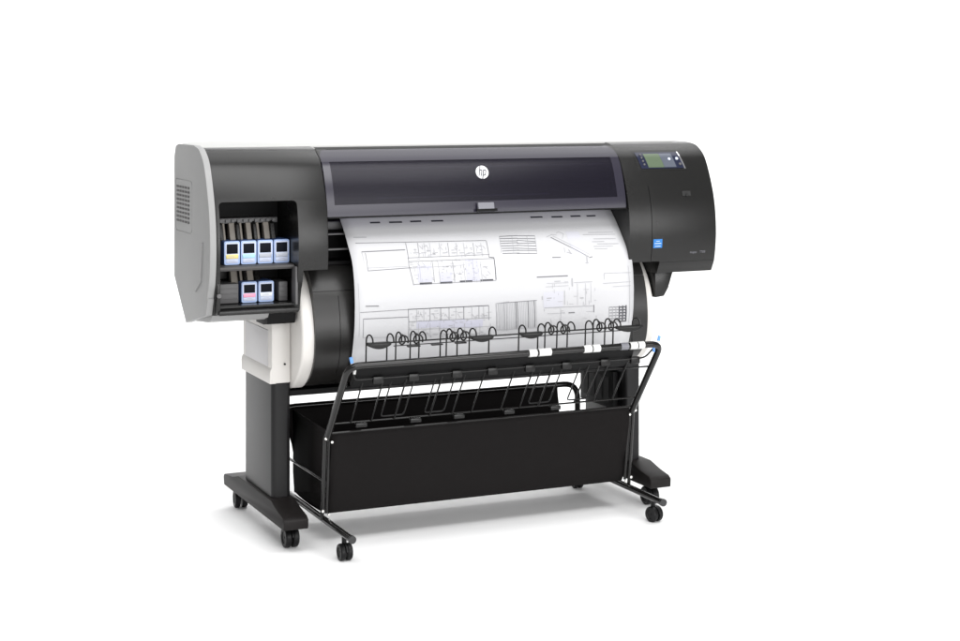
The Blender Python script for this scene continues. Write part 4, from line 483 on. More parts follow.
ART_LINES=[[0,0.2909,1.0712,0.3276,1.0711,4,0],[0,0.3605,1.0704,0.4086,1.0699,4,0],[0,0.4389,1.0706,0.4801,1.0704,4,0],[0,0.5177,1.0699,0.5631,1.0696,4,0],[0,0.904,1.0708,0.952,1.0704,4,0],[0,0.9877,1.0694,1.0322,1.0692,4,0],[0,1.0652,1.0696,1.1062,1.0694,4,0],[0,1.1305,1.0687,1.1677,1.0687,4,0],[1,0.2138,1.0272,0.2616,1.0262,2.2,2],[1,0.2161,1.0089,0.6984,1.0008,1.4,1],[1,0.2294,0.981,0.3878,0.9819,2,1],[1,0.2294,0.981,0.2296,0.9438,1,2],[1,0.2411,0.9772,0.2394,0.9203,1.3,1],[1,0.2394,0.9203,0.3975,0.924,1.6,1],[1,0.2374,0.9296,0.3852,0.9292,1,2],[1,0.3965,1.0027,0.3888,0.9314,1.6,1],[1,0.3888,0.9314,0.4006,0.8661,1.6,1],[1,0.6992,0.9996,0.6913,0.9486,1.6,1],[1,0.6911,0.9474,0.7111,0.9442,1.6,0],[1,0.7097,0.9443,0.7088,0.8697,2,0],[1,0.402,0.8684,0.7087,0.8678,1.2,1],[1,0.4229,0.8698,0.4681,0.8695,5,0],[1,0.4984,0.8692,0.5434,0.8689,5,0],[1,0.572,0.87,0.6189,0.8696,5,0],[1,0.6492,0.87,0.6979,0.8696,5,0],[1,0.3881,0.9559,0.6958,0.9555,1.2,1],[1,0.3898,0.9442,0.7107,0.9418,1.2,1],[1,0.3941,0.9224,0.5959,0.9251,1,2],[1,0.4401,1.0017,0.4321,0.9587,1.2,1],[1,0.4629,1.0009,0.4548,0.9578,1.2,2],[1,0.4838,1.0002,0.4757,0.957,1.2,2],[1,0.5192,0.999,0.5109,0.9557,1.2,2],[1,0.551,0.9978,0.5424,0.9545,1.2,1],[1,0.5815,0.9968,0.5728,0.9533,1.2,2],[1,0.6095,0.9958,0.6006,0.9522,1.2,2],[1,0.6456,0.9945,0.6367,0.9508,1.2,1],[1,0.6752,0.9934,0.6663,0.9496,1.2,2],[1,0.4264,0.9445,0.4278,0.8755,1.2,2],[1,0.476,0.9424,0.4775,0.8732,1.2,1],[1,0.497,0.9416,0.4985,0.8722,1.2,2],[1,0.5512,0.9394,0.5527,0.8697,1.2,1],[1,0.591,0.9377,0.5926,0.8678,1.2,2],[1,0.6258,0.9363,0.6274,0.8662,1.2,2],[1,0.6547,0.9351,0.6563,0.8648,1.2,2],[1,0.4137,0.9708,0.4322,0.9712,2,2],[1,0.4428,0.9697,0.4614,0.9701,2,2],[1,0.4852,0.9681,0.5039,0.9685,2,2],[1,0.5212,0.9667,0.54,0.9672,2,2],[1,0.5541,0.9655,0.573,0.9659,2,2],[1,0.5839,0.9644,0.6029,0.9648,2,2],[1,0.6138,0.9632,0.6328,0.9637,2,2],[1,0.6471,0.962,0.6662,0.9624,2,2],[1,0.4011,0.9262,0.4207,0.9265,2,2],[1,0.4303,0.9249,0.45,0.9253,2,2],[1,0.5121,0.9215,0.5321,0.9218,2,2],[1,0.5418,0.9202,0.5618,0.9205,2,2],[1,0.6619,0.9151,0.6822,0.9155,2,2],[1,0.4435,0.9925,0.4507,0.9819,1.2,2],[1,0.4673,0.9945,0.4745,0.9839,1.2,2],[1,0.5179,0.9869,0.5251,0.9763,1.2,2],[1,0.5698,0.9822,0.5769,0.9715,1.2,2],[1,0.6528,0.9878,0.6599,0.9771,1.2,2],[1,0.6786,0.984,0.6857,0.9733,1.2,2],[1,0.4191,0.9389,0.4281,0.928,1.2,2],[1,0.4389,0.9399,0.4479,0.9289,1.2,2],[1,0.6693,0.9196,0.6785,0.9085,1.2,2],[1,0.6801,0.9012,0.6896,0.89,1.2,2],[1,0.6584,0.8902,0.6686,0.8788,1.2,2],[2,0.2256,0.8049,0.2732,0.803,2.4,1],[2,0.2062,0.7846,0.3775,0.7859,1.3,1],[2,0.3775,0.7859,0.6789,0.783,1.8,0],[2,0.2182,0.7623,0.3802,0.7603,1.8,1],[2,0.2182,0.7623,0.2207,0.6979,1.3,1],[2,0.3794,0.7858,0.3859,0.6879,1.5,1],[2,0.2207,0.6979,0.3855,0.6923,1.1,2],[2,0.6789,0.783,0.6814,0.7327,1.4,1],[2,0.3814,0.7439,0.6906,0.7402,1.1,1],[2,0.3869,0.7159,0.7,0.7094,1.2,2],[2,0.41,0.7854,0.4112,0.744,1.3,2],[2,0.4361,0.7852,0.4374,0.7437,1.3,2],[2,0.459,0.785,0.4603,0.7434,1.3,1],[2,0.4984,0.7847,0.4998,0.743,1.3,0],[2,0.5295,0.7844,0.5309,0.7426,1.3,1],[2,0.5547,0.7842,0.5561,0.7423,1.3,2],[2,0.5847,0.784,0.5861,0.742,1.3,0],[2,0.6149,0.7837,0.6163,0.7417,1.3,2],[2,0.6418,0.7835,0.6432,0.7414,1.3,1],[2,0.6593,0.7834,0.6608,0.7412,1.3,2],[2,0.418,0.7357,0.4223,0.6888,1.2,2],[2,0.4606,0.7332,0.4652,0.686,1.2,2],[2,0.4969,0.731,0.5018,0.6837,1.2,2],[2,0.5499,0.7279,0.5552,0.6803,1.2,2],[2,0.5902,0.7256,0.5956,0.6778,1.2,2],[2,0.6477,0.7221,0.6533,0.6741,1.2,2],[2,0.6885,0.7197,0.6943,0.6715,1.2,2],[2,0.3951,0.6999,0.4147,0.6992,2,2],[2,0.4246,0.698,0.4443,0.6974,2,2],[2,0.4741,0.6949,0.494,0.6943,2,2],[2,0.514,0.6924,0.534,0.6918,2,2],[2,0.5676,0.689,0.5877,0.6884,2,2],[2,0.6148,0.6861,0.6351,0.6854,2,2],[2,0.6556,0.6835,0.676,0.6829,2,2],[2,0.4235,0.7688,0.433,0.7561,1.2,2],[2,0.4694,0.7662,0.479,0.7535,1.2,2],[2,0.5156,0.7637,0.5253,0.7508,1.2,2],[2,0.5622,0.7611,0.5719,0.7482,1.2,2],[2,0.6157,0.7581,0.6256,0.7451,1.2,2],[2,0.6562,0.7558,0.6661,0.7428,1.2,2],[3,0.7534,1.0121,0.8245,1.0127,1.8,1],[3,0.8242,1.0121,0.8929,1.0093,1.6,1],[3,0.7517,1.0047,0.8214,1.0041,1.8,1],[3,0.8194,1.003,0.8893,1.0001,1.6,1],[3,0.7503,0.9972,0.8189,0.9954,1.8,1],[3,0.8168,0.9973,0.8871,0.9907,1.6,1],[3,0.7494,0.9891,0.8181,0.9896,1.8,1],[3,0.8131,0.9874,0.8867,0.986,1.6,1],[3,0.7485,0.9809,0.816,0.9802,1.8,1],[3,0.8107,0.981,0.8843,0.976,1.6,1],[3,0.7478,0.9733,0.8141,0.9715,1.8,1],[3,0.8073,0.9718,0.8821,0.9667,1.6,1],[3,0.7467,0.9646,0.8131,0.9651,1.8,1],[3,0.8047,0.9648,0.8814,0.9614,1.6,1],[3,0.7458,0.9565,0.811,0.9558,1.8,1],[3,0.801,0.955,0.8791,0.9515,1.6,1],[3,0.755,1.0127,0.7412,0.9573,1,2],[3,0.8028,1.0111,0.7888,0.9555,1,2],[3,0.8612,1.0092,0.8469,0.9533,1,2],[3,0.8923,1.0081,0.8779,0.9521,1,2],[4,0.9529,1.0026,1.0804,0.9331,2,1],[4,0.9625,1.007,1.0874,0.9402,1,2],[4,0.9382,1.0043,0.9615,1.0117,1.2,2],[4,0.9615,1.0117,0.9792,1.0088,1.2,2],[4,0.9916,0.9668,0.9889,0.9503,2,2],[4,1.0068,0.9603,1.0129,0.945,3,2],[4,0.9963,0.9518,1.0168,0.9467,2,2],[4,1.0729,0.9396,1.0721,0.9101,4,2],[4,1.0645,0.9122,1.0768,0.9123,3,2],[4,1.082,0.93,1.0968,0.9325,2,1],[4,0.9796,1.0146,0.9912,1.0201,1,2],[4,0.9912,1.0201,1.0084,1.0125,1,2],[4,1.0084,1.0125,0.9963,0.9964,1,2],[5,1.1086,1.0134,1.2113,1.0113,1.6,2],[5,1.0846,1.0071,1.2143,1.004,1.6,2],[5,1.1204,0.9916,1.211,0.9896,1.6,2],[5,1.1107,0.9823,1.16,0.9817,1.6,2],[5,1.1278,0.9744,1.2147,0.9726,1.6,2],[5,1.11,0.9667,1.1894,0.965,1.6,2],[5,1.1101,0.9583,1.1643,0.9575,1.6,2],[0,0.9357,0.9364,0.9694,0.9357,2.4,1],[6,0.867,0.8716,0.9892,0.871,3,1],[6,0.9345,0.8536,0.9592,0.8537,2,2],[6,0.9047,0.8483,0.9905,0.8467,1,2],[6,0.8997,0.8362,0.9899,0.8368,1,2],[6,1.0057,0.8621,1.0054,0.8335,4,2],[6,1.0118,0.8457,1.0868,0.8459,1.4,2],[6,1.0258,0.8425,1.0259,0.7669,1,2],[6,1.0578,0.841,1.0588,0.7651,1,2],[6,1.0793,0.84,1.0798,0.7768,1,2],[6,0.974,0.82,0.9747,0.7697,2,2],[6,0.8853,0.8045,0.886,0.792,3,2],[6,0.9034,0.7961,0.9223,0.7964,3,2],[6,1.0356,0.7905,1.0499,0.7904,3,2],[6,1.1355,0.8731,1.2448,0.8714,1.3,2],[6,1.1355,0.8731,1.1348,0.8512,1.6,2],[6,1.1295,0.8376,1.2426,0.8386,1.3,2],[6,1.1691,0.8244,1.2422,0.8246,1.1,2],[6,0.8954,0.7632,1.0905,0.7602,1.8,2],[6,1.0919,0.7634,1.0937,0.7364,2.4,1],[6,0.9914,0.7402,1.0162,0.7401,3,1],[6,1.0626,0.7407,1.0928,0.7403,1.2,2],[6,0.9067,0.7418,0.9772,0.7404,1,2],[6,0.922,0.7219,0.9281,0.7021,1,2],[6,0.9589,0.7578,0.9635,0.7064,1,2],[7,0.7103,0.7888,0.8644,0.7913,1.8,1],[7,0.7093,0.7889,0.757,0.7925,1.4,2],[7,0.7089,0.7901,0.7163,0.6957,1.1,2],[7,0.7149,0.7902,0.7223,0.6957,1.1,2],[7,0.7209,0.7902,0.7283,0.6957,1.1,2],[7,0.7269,0.7903,0.7343,0.6957,1.1,2],[7,0.7329,0.7903,0.7404,0.6957,1.1,2],[7,0.7389,0.7904,0.7464,0.6957,1.1,2],[7,0.7449,0.7904,0.7524,0.6957,1.1,2],[7,0.751,0.7905,0.7584,0.6958,1.1,2],[7,0.757,0.7906,0.7645,0.6958,1.1,2],[7,0.763,0.7906,0.7705,0.6958,1.1,2],[7,0.7691,0.7907,0.7766,0.6958,1.1,2],[7,0.7751,0.7907,0.7826,0.6958,1.1,2],[7,0.7811,0.7908,0.7887,0.6958,2.4,1],[7,0.7872,0.7908,0.7948,0.6958,2.4,1],[7,0.7932,0.7909,0.8008,0.6959,1.1,2],[7,0.7993,0.7909,0.8069,0.6959,1.1,2],[7,0.8054,0.791,0.813,0.6959,1.1,2],[7,0.8114,0.791,0.8191,0.6959,1.1,2],[7,0.8175,0.7911,0.8252,0.6959,1.1,2],[7,0.8236,0.7912,0.8313,0.6959,1.1,2],[7,0.8297,0.7912,0.8374,0.6959,2.4,1],[7,0.8358,0.7913,0.8435,0.696,1.1,2],[7,0.8419,0.7913,0.8496,0.696,1.1,2],[7,0.848,0.7914,0.8557,0.696,1.1,2],[7,0.8541,0.7914,0.8619,0.696,2.4,1],[7,0.8602,0.7915,0.868,0.696,1.1,2],[7,0.7059,0.789,0.7136,0.6926,1,2],[7,0.7161,0.7885,0.7239,0.692,1,2],[7,0.7264,0.7879,0.7342,0.6914,1,2],[7,0.7366,0.7874,0.7446,0.6907,1,2],[7,0.7469,0.7869,0.7549,0.6901,1,2],[7,0.711,0.6947,0.8732,0.6938,1.2,2],[8,1.1544,0.7523,1.1582,0.6981,1.6,2],[8,1.1682,0.7528,1.172,0.698,2.2,2],[8,1.182,0.7534,1.1859,0.6978,2.8,2],[8,1.1958,0.7539,1.1998,0.6976,3.4,0],[8,1.2097,0.7545,1.2137,0.6975,4.0,0],[8,1.2236,0.755,1.2277,0.6973,4.6,0],[8,1.1545,0.751,1.2252,0.751,2,1],[8,1.1939,0.7489,1.2253,0.7498,3.6,0],[8,1.1549,0.7407,1.2257,0.7407,2,1],[8,1.1943,0.7386,1.2257,0.7394,3.6,0],[8,1.1553,0.7304,1.2261,0.7304,2,1],[8,1.1947,0.7282,1.2262,0.7291,3.6,0],[8,1.1565,0.7199,1.2273,0.7198,2,1],[8,1.1962,0.7176,1.2275,0.7185,3.6,0],[8,1.158,0.7093,1.2289,0.7091,2,1],[8,1.1977,0.707,1.2291,0.7078,3.6,0],[8,1.1595,0.6987,1.2304,0.6985,2,1],[8,1.1992,0.6963,1.2306,0.6971,3.6,0],[1,0.4569,0.923,0.457,0.9143,0.9458702014678692,2],[1,0.3928,0.9335,0.4071,0.9335,1.3232371567702033,2],[1,0.6302,0.8964,0.6409,0.8966,1.6812407764289672,2],[1,0.5373,0.8982,0.5492,0.8983,1.4319896246381858,2],[1,0.4829,0.9629,0.4943,0.9631,1.6909315202299335,2],[1,0.5964,0.9153,0.5967,0.908,1.5549107051931648,2],[1,0.6624,0.984,0.677,0.9841,1.2925456799646864,2],[1,0.5826,0.9728,0.5901,0.9731,1.4265666966648272,2],[1,0.5551,0.8967,0.5556,0.8859,1.5936927514081707,2],[1,0.5913,0.959,0.5897,0.9482,1.2983752524320264,2],[1,0.6042,0.9596,0.6109,0.96,0.9571145194307065,2],[1,0.6412,0.9353,0.6415,0.9283,1.0055357621169667,2],[1,0.4688,0.8869,0.479,0.8871,0.9404462191464326,2],[1,0.6049,0.9577,0.6041,0.9502,1.5989562617630435,2],[1,0.4886,0.9727,0.4942,0.9731,1.2671425220552917,2],[1,0.5838,0.9904,0.5831,0.9844,1.5710615984859186,2],[1,0.6634,0.9716,0.6743,0.9717,1.4360852145617735,2],[1,0.5464,0.8785,0.5547,0.8787,1.5482801269297246,2],[1,0.4631,0.9595,0.4726,0.9597,0.9103117377277972,2],[1,0.512,0.9455,0.5121,0.9367,0.9420563574394062,2],[1,0.5679,0.8963,0.5792,0.8964,1.564230860326831,2],[1,0.4045,0.973,0.4041,0.9676,1.2194184907454655,2],[1,0.5744,0.9785,0.5821,0.9788,1.4360593552717829,2],[1,0.4838,0.9664,0.4936,0.9666,1.5616558635106585,2],[1,0.4862,0.9651,0.4917,0.9655,1.291710888479539,2],[1,0.6061,0.979,0.6191,0.9791,1.2945876593052483,2],[1,0.6527,0.9767,0.6504,0.9661,1.2157715289996558,2],[1,0.4648,0.9763,0.4772,0.9764,1.654628741125403,2],[1,0.4495,0.9664,0.4477,0.9566,1.141697963421319,2],[1,0.4341,0.9675,0.4413,0.9678,1.2752151262861406,2],[1,0.5055,0.8818,0.5089,0.8822,1.748941052327198,2],[1,0.6453,0.9104,0.645,0.8991,1.0554635153906249,2],[1,0.603,0.8959,0.6097,0.8962,1.2069618426317996,2],[1,0.4648,0.974,0.4773,0.9742,0.9405691290768239,2],[1,0.6489,0.8749,0.6496,0.8636,1.303867382813616,2],[1,0.3936,0.9396,0.4043,0.9397,1.3724677218742425,2],[1,0.5058,0.9038,0.512,0.9041,1.6754982448137004,2],[1,0.5269,0.9213,0.5363,0.9215,1.6351297624952306,2],[1,0.433,0.8851,0.4338,0.8746,0.9052533041033964,2],[1,0.5746,0.9408,0.581,0.9411,1.3745395605840147,2],[1,0.507,0.8921,0.5109,0.8925,1.0141769576189397,2],[1,0.4305,0.9608,0.4305,0.9568,1.251484004728452,2],[1,0.4934,0.982,0.4921,0.9739,1.1525842099297892,2],[1,0.4598,0.9918,0.4713,0.9919,1.2422142558974283,2],[1,0.4247,0.9836,0.4229,0.974,1.1661852772956602,2],[1,0.6219,0.9116,0.6309,0.9118,1.5325925945002865,2],[1,0.5092,0.9143,0.5186,0.9145,1.5256522329964626,2],[1,0.4081,0.9211,0.408,0.9099,1.161964987800777,2],[1,0.6525,0.9224,0.6573,0.9228,1.631899535345843,2],[1,0.5775,0.8877,0.5783,0.8779,1.2946907682149107,2],[1,0.4212,0.9502,0.4331,0.9503,0.9398815749174785,2],[1,0.4221,0.9647,0.4258,0.9651,1.657382017128695,2],[1,0.4202,0.9032,0.4201,0.8919,1.305353493314739,2],[1,0.6302,0.9611,0.6418,0.9612,0.996069327734531,2],[1,0.6102,0.9385,0.62,0.9387,1.645253398042947,2],[1,0.4732,0.9865,0.4714,0.9771,1.1756109645741226,2],[1,0.5085,0.9814,0.5129,0.9819,1.3502786495666033,2],[1,0.6704,0.8868,0.6818,0.8869,1.5805044198173475,2],[1,0.5836,0.9095,0.5833,0.8985,1.004529178990486,2],[1,0.4111,0.8864,0.4193,0.8866,1.5470195768199466,2],[1,0.4575,0.989,0.4644,0.9893,1.1090746579046686,2],[1,0.5906,0.9226,0.5909,0.9156,1.4975476310342684,2],[1,0.5739,0.9841,0.5829,0.9844,1.2444750925940409,2],[1,0.452,0.9846,0.4519,0.98,1.5938525519392361,2],[1,0.5265,0.9131,0.5264,0.9028,1.2899848730820354,2],[1,0.5238,0.8856,0.5354,0.8856,1.7642329844926425,2],[1,0.5392,0.9847,0.5376,0.9759,1.5711002867829822,2],[1,0.6542,0.9823,0.6599,0.9826,1.5342608839841838,2],[1,0.6408,0.9234,0.6413,0.9172,1.1963067029690047,2],[1,0.6183,0.9873,0.6176,0.9815,1.1496627592790862,2],[1,0.5607,0.9444,0.569,0.9447,1.3373104763788706,2],[1,0.4441,0.8821,0.4535,0.8823,1.0072590298579314,2],[1,0.47,0.9406,0.4698,0.9296,0.9678339568479506,2],[1,0.6725,0.9593,0.6718,0.9535,1.3731210363580038,2],[1,0.5799,0.9252,0.5796,0.9137,1.3709775350707258,2],[1,0.5562,0.9742,0.5677,0.9744,1.5106894571714444,2],[1,0.5631,0.9682,0.5628,0.9634,1.5229434754251525,2],[1,0.5857,0.9565,0.5929,0.9568,1.5484296328174318,2],[1,0.5594,0.8989,0.5663,0.8992,1.0587431053438814,2],[1,0.4043,0.8982,0.4157,0.8983,1.2233001112183122,2],[1,0.4725,0.9631,0.4816,0.9633,1.1224766628883884,2],[1,0.627,0.9778,0.6367,0.978,1.5945393432848558,2],[1,0.4928,0.9397,0.4973,0.9401,1.001416298061033,2],[1,0.6178,0.9294,0.626,0.9296,1.5689857054655723,2],[1,0.6246,0.9,0.6325,0.9003,1.074274603204786,2],[1,0.5432,0.9313,0.5554,0.9313,0.9270787094389457,2],[1,0.6188,0.8745,0.6284,0.8746,1.4247510215539076,2],[1,0.5696,0.8957,0.5827,0.8957,1.3356649542388057,2],[1,0.567,0.9445,0.567,0.9354,1.2443107800273263,2],[1,0.5421,0.9319,0.5459,0.9323,1.3504023375618694,2],[1,0.5745,0.9041,0.5743,0.8931,0.9949114496042444,2],[1,0.6232,0.9388,0.6293,0.9391,0.9700526844616114,2],[1,0.5453,0.9226,0.5454,0.9133,0.994049669477048,2],[1,0.6353,0.8753,0.6361,0.8654,1.1405150070674666,2],[1,0.6202,0.8808,0.6322,0.8809,1.3365015840845489,2],[1,0.4366,0.9944,0.4418,0.9947,1.3474260347034894,2],[1,0.5917,0.9136,0.5922,0.9074,1.2250837163650028,2],[1,0.6113,0.93,0.6113,0.9204,1.1568529396813483,2],[1,0.4934,0.9054,0.4968,0.9059,1.0880955549538582,2],[1,0.6296,0.9728,0.6355,0.9732,1.0536875227546378,2],[1,0.5231,0.9932,0.5285,0.9936,1.3412476313585115,2],[1,0.418,0.9811,0.4291,0.9812,0.9460044861981107,2],[1,0.523,0.9932,0.5226,0.988,0.9659896006610932,2],[1,0.5365,0.9701,0.5413,0.9705,0.9467020923399565,2],[1,0.6089,0.9611,0.6229,0.9612,1.170493339298016,2],[1,0.4686,0.9654,0.468,0.9593,0.9656011137344277,2],[1,0.585,0.9017,0.5887,0.9022,0.9814809904781524,2],[1,0.4547,0.9946,0.4526,0.984,1.0404819624863957,2],[1,0.6704,0.8827,0.6711,0.8711,0.923948266860984,2],[1,0.4717,0.8815,0.4783,0.8818,1.664915058551407,2],[2,0.4176,0.745,0.4298,0.7449,1.7356674608776332,2],[2,0.4375,0.7119,0.4388,0.6997,1.287335583951067,2],[2,0.6606,0.7334,0.6671,0.7337,1.6015186498497802,2],[2,0.5262,0.7496,0.539,0.7495,1.4451341779794724,2],[2,0.5959,0.735,0.6013,0.7353,1.5396275354660927,2],[2,0.3908,0.7396,0.3911,0.7294,0.9679611960355923,2],[2,0.4572,0.7011,0.4585,0.6884,1.5105806107351571,2],[2,0.5216,0.6921,0.5224,0.6849,1.1590651489881172,2],[2,0.4051,0.7449,0.4052,0.7402,1.2982261554742318,2],[2,0.4154,0.7729,0.4156,0.7669,0.9341740078058199,2],[2,0.43,0.7212,0.4304,0.7173,1.060947261014964,2],[2,0.6736,0.7458,0.6739,0.7379,1.4468037257719055,2],[2,0.5672,0.6993,0.573,0.6996,1.059848818631119,2],[2,0.41,0.7057,0.4135,0.7061,1.7697737111990435,2],[2,0.4464,0.6971,0.4557,0.6972,1.100477366469162,2],[2,0.634,0.7115,0.6354,0.6998,1.5101901783766962,2],[2,0.4873,0.7215,0.492,0.7219,1.6518409829628853,2],[2,0.5645,0.6971,0.575,0.697,1.317756704757754,2],[2,0.6002,0.763,0.61,0.763,0.964374356951851,2],[2,0.551,0.7053,0.5629,0.7052,1.4452823740752319,2],[2,0.4469,0.7468,0.4472,0.7399,1.2015807688780524,2],[2,0.4081,0.761,0.4235,0.7607,1.5537266440455686,2],[2,0.652,0.6754,0.6536,0.662,1.2750016301631628,2],[2,0.5127,0.6879,0.5142,0.6744,1.2389334963679128,2],[2,0.615,0.732,0.6161,0.719,1.1044305903482197,2],[2,0.6634,0.7496,0.6765,0.7495,1.1648676607993964,2],[2,0.5399,0.715,0.5531,0.7148,1.1483849767042609,2],[2,0.5119,0.7436,0.5123,0.7326,1.1011121742432572,2],[2,0.414,0.7533,0.4183,0.7537,1.037890397299662,2],[2,0.6145,0.7047,0.6161,0.6908,1.5133006568549443,2],[2,0.4935,0.7613,0.5029,0.7614,1.3733464099371366,2],[2,0.5449,0.7404,0.5451,0.7339,1.2242106203842376,2],[2,0.6538,0.6922,0.6604,0.6925,1.6260031533808341,2],[2,0.3861,0.77,0.3963,0.7701,1.0491564628116758,2],[2,0.3981,0.7628,0.3984,0.7546,1.5855027554627046,2],[2,0.6246,0.6779,0.6304,0.6781,0.9118691790784218,2],[2,0.5119,0.7442,0.5224,0.7442,0.9844358690456813,2],[2,0.4756,0.7545,0.4758,0.7468,1.0822484831338621,2],[2,0.3969,0.7426,0.3972,0.7324,1.5387865754437873,2],[2,0.6252,0.746,0.6388,0.7459,1.6105564182339875,2],[2,0.5387,0.6972,0.5394,0.6905,1.0181165585797547,2],[2,0.3898,0.7237,0.3911,0.7109,1.2272408557295444,2],[2,0.5873,0.685,0.5884,0.675,1.1900993016342691,2],[2,0.5372,0.758,0.5496,0.7579,1.7929018344653125,2],[2,0.5465,0.7359,0.5559,0.7359,1.6226515839250129,2],[2,0.523,0.6862,0.5305,0.6863,1.3697985785751228,2],[2,0.5096,0.6971,0.5111,0.6838,1.3287245168639075,2],[2,0.3934,0.7298,0.4029,0.7298,1.1518645480794327,2],[2,0.6005,0.6857,0.6129,0.6856,1.2341722103229587,2],[2,0.5412,0.691,0.5423,0.6806,1.0365609438565626,2],[2,0.6592,0.7502,0.6738,0.75,1.1845765698281618,2],[2,0.4683,0.6905,0.4691,0.6835,1.174774524484754,2],[2,0.4664,0.7655,0.4826,0.7652,0.9713354374891732,2],[2,0.4511,0.7602,0.4613,0.7602,1.5687171374936226,2],[2,0.6369,0.7098,0.6373,0.7059,1.0975369131717936,2],[2,0.6713,0.7597,0.6812,0.7598,1.1410768409107783,2],[2,0.5452,0.7688,0.5612,0.7685,1.0297950724876987,2],[2,0.6546,0.7507,0.6549,0.7403,1.3528516427127233,2],[2,0.4248,0.7748,0.425,0.7694,1.0327188652310753,2],[2,0.6348,0.687,0.6512,0.6867,1.3812450274291848,2],[2,0.4963,0.7661,0.5126,0.7658,1.152690918699141,2],[2,0.4218,0.7668,0.4297,0.7669,1.7234676625080958,2],[2,0.4059,0.7635,0.4064,0.7501,1.5859465527152319,2],[2,0.4564,0.746,0.4566,0.7375,1.3923882036865547,2],[2,0.4754,0.775,0.4886,0.7749,1.6037430643901034,2],[2,0.5533,0.7304,0.5625,0.7305,1.3809923314349675,2],[2,0.6325,0.7499,0.6329,0.7369,1.4938407661266855,2],[2,0.4412,0.691,0.4417,0.6855,1.0861240698990409,2],[2,0.4426,0.7739,0.4428,0.7663,1.5108774097600461,2],[2,0.4165,0.7789,0.4169,0.7675,1.5940921783317425,2],[2,0.589,0.7226,0.5896,0.7179,1.2782669112579859,2],[2,0.514,0.7615,0.5142,0.7546,1.2544714785708357,2],[2,0.4942,0.7471,0.5055,0.747,1.782449815055945,2],[2,0.6696,0.6861,0.6704,0.6793,1.583702800484874,2],[2,0.4628,0.7665,0.4757,0.7664,1.20691198599313,2],[2,0.5758,0.7456,0.576,0.7375,1.2345023537737652,2],[2,0.546,0.6926,0.547,0.6834,1.2090887509003034,2],[2,0.5668,0.7656,0.5815,0.7654,1.599668345317895,2],[2,0.4044,0.7033,0.4205,0.703,1.2299540844753274,2],[2,0.4476,0.7289,0.4484,0.7209,1.5072308873587064,2],[2,0.596,0.7373,0.6061,0.7373,1.2591113052914171,2],[2,0.4958,0.7165,0.4968,0.7068,1.0023385787483812,2],[2,0.4487,0.7449,0.4489,0.7399,0.9570847000657602,2],[2,0.4784,0.7511,0.4888,0.7512,1.7291839575949408,2],[2,0.5454,0.7055,0.5468,0.6931,1.5391328599238348,2],[2,0.5168,0.7123,0.5318,0.7121,1.2404143624184358,2],[2,0.5292,0.6922,0.535,0.6925,1.6412308093629921,2],[2,0.5612,0.7645,0.5692,0.7646,0.9067359420746113,2],[2,0.6323,0.7515,0.6409,0.7516,1.3605431375816763,2],[2,0.5135,0.7176,0.5144,0.7093,0.9679268959781957,2],[2,0.6809,0.7015,0.6903,0.7015,1.5782151085990557,2],[2,0.6806,0.7595,0.6905,0.7596,1.2798925322906936,2],[2,0.6563,0.6903,0.6654,0.6903,1.4245708704248567,2],[2,0.6481,0.7489,0.6527,0.7492,1.4771514294015664,2],[2,0.3955,0.6965,0.4062,0.6964,0.9767548118679852,2],[2,0.4526,0.7358,0.4529,0.7269,1.0992332990519944,2],[2,0.6815,0.7042,0.6876,0.7045,1.1687026017044584,2],[2,0.6527,0.755,0.6644,0.7549,1.219373405600825,2],[2,0.6186,0.6848,0.62,0.6734,1.0425062053869885,2],[2,0.4016,0.742,0.4073,0.7423,1.6842382451027431,2],[2,0.4507,0.7034,0.4512,0.6984,1.539504229656397,2],[2,0.501,0.7563,0.5048,0.7567,1.3488813997969578,2],[2,0.5014,0.6976,0.5018,0.6932,1.1809208017352446,2],[2,0.4985,0.7595,0.5053,0.7598,1.5247123827722158,2],[2,0.4837,0.7664,0.4928,0.7665,1.4083542008062229,2],[2,0.4582,0.7143,0.4703,0.7142,1.4484224141321755,2],[2,0.4379,0.7108,0.4483,0.7108,1.4379936431312288,2],[2,0.5711,0.7313,0.5849,0.7311,1.6736692727462432,2],[2,0.5304,0.7211,0.5457,0.7209,1.5170997205779704,2],[2,0.4523,0.7038,0.4531,0.6965,1.5968691008788662,2],[6,0.9932,0.8298,0.9931,0.821,1,2],[6,1.0471,0.7657,1.0611,0.7656,1,2],[6,1.0719,0.7806,1.0726,0.7655,1,2],[6,0.9855,0.7829,0.986,0.7684,1,2],[6,0.9346,0.8453,0.934,0.8343,1,2],[6,0.9576,0.7236,0.9591,0.712,1,2],[6,1.1042,0.7238,1.1055,0.7151,1,2],[6,0.8944,0.7596,0.8947,0.7505,1,2],[6,0.9927,0.7711,1.0093,0.7709,1,2],[6,1.0097,0.7979,1.0241,0.7978,1,2],[6,0.9598,0.7489,0.9716,0.7489,1,2],[6,0.9321,0.7984,0.9321,0.7922,1,2],[6,0.9025,0.7888,0.9159,0.7887,1,2],[6,0.927,0.8446,0.9263,0.8294,1,2],[6,1.076,0.7746,1.0828,0.7749,1,2],[6,0.9492,0.8116,0.9491,0.8053,1,2],[6,1.0929,0.7796,1.1028,0.7798,1,2],[6,1.0959,0.8237,1.0957,0.8128,1,2],[6,0.9331,0.8261,0.9329,0.8122,1,2],[6,1.0503,0.7165,1.0672,0.7161,1,2],[6,1.0502,0.82,1.0713,0.8196,1,2],[6,0.9616,0.7432,0.9776,0.7429,1,2],[6,0.9479,0.7824,0.9671,0.782,1,2],[6,1.0493,0.7777,1.0497,0.7677,1,2],[6,1.0617,0.8146,1.0615,0.8029,1,2],[6,0.9741,0.8504,0.9897,0.8503,1,2],[0,0.2008,0.8815,0.2057,0.7025,1,2],[0,1.2358,0.8958,1.2412,0.6899,1.2,2]]
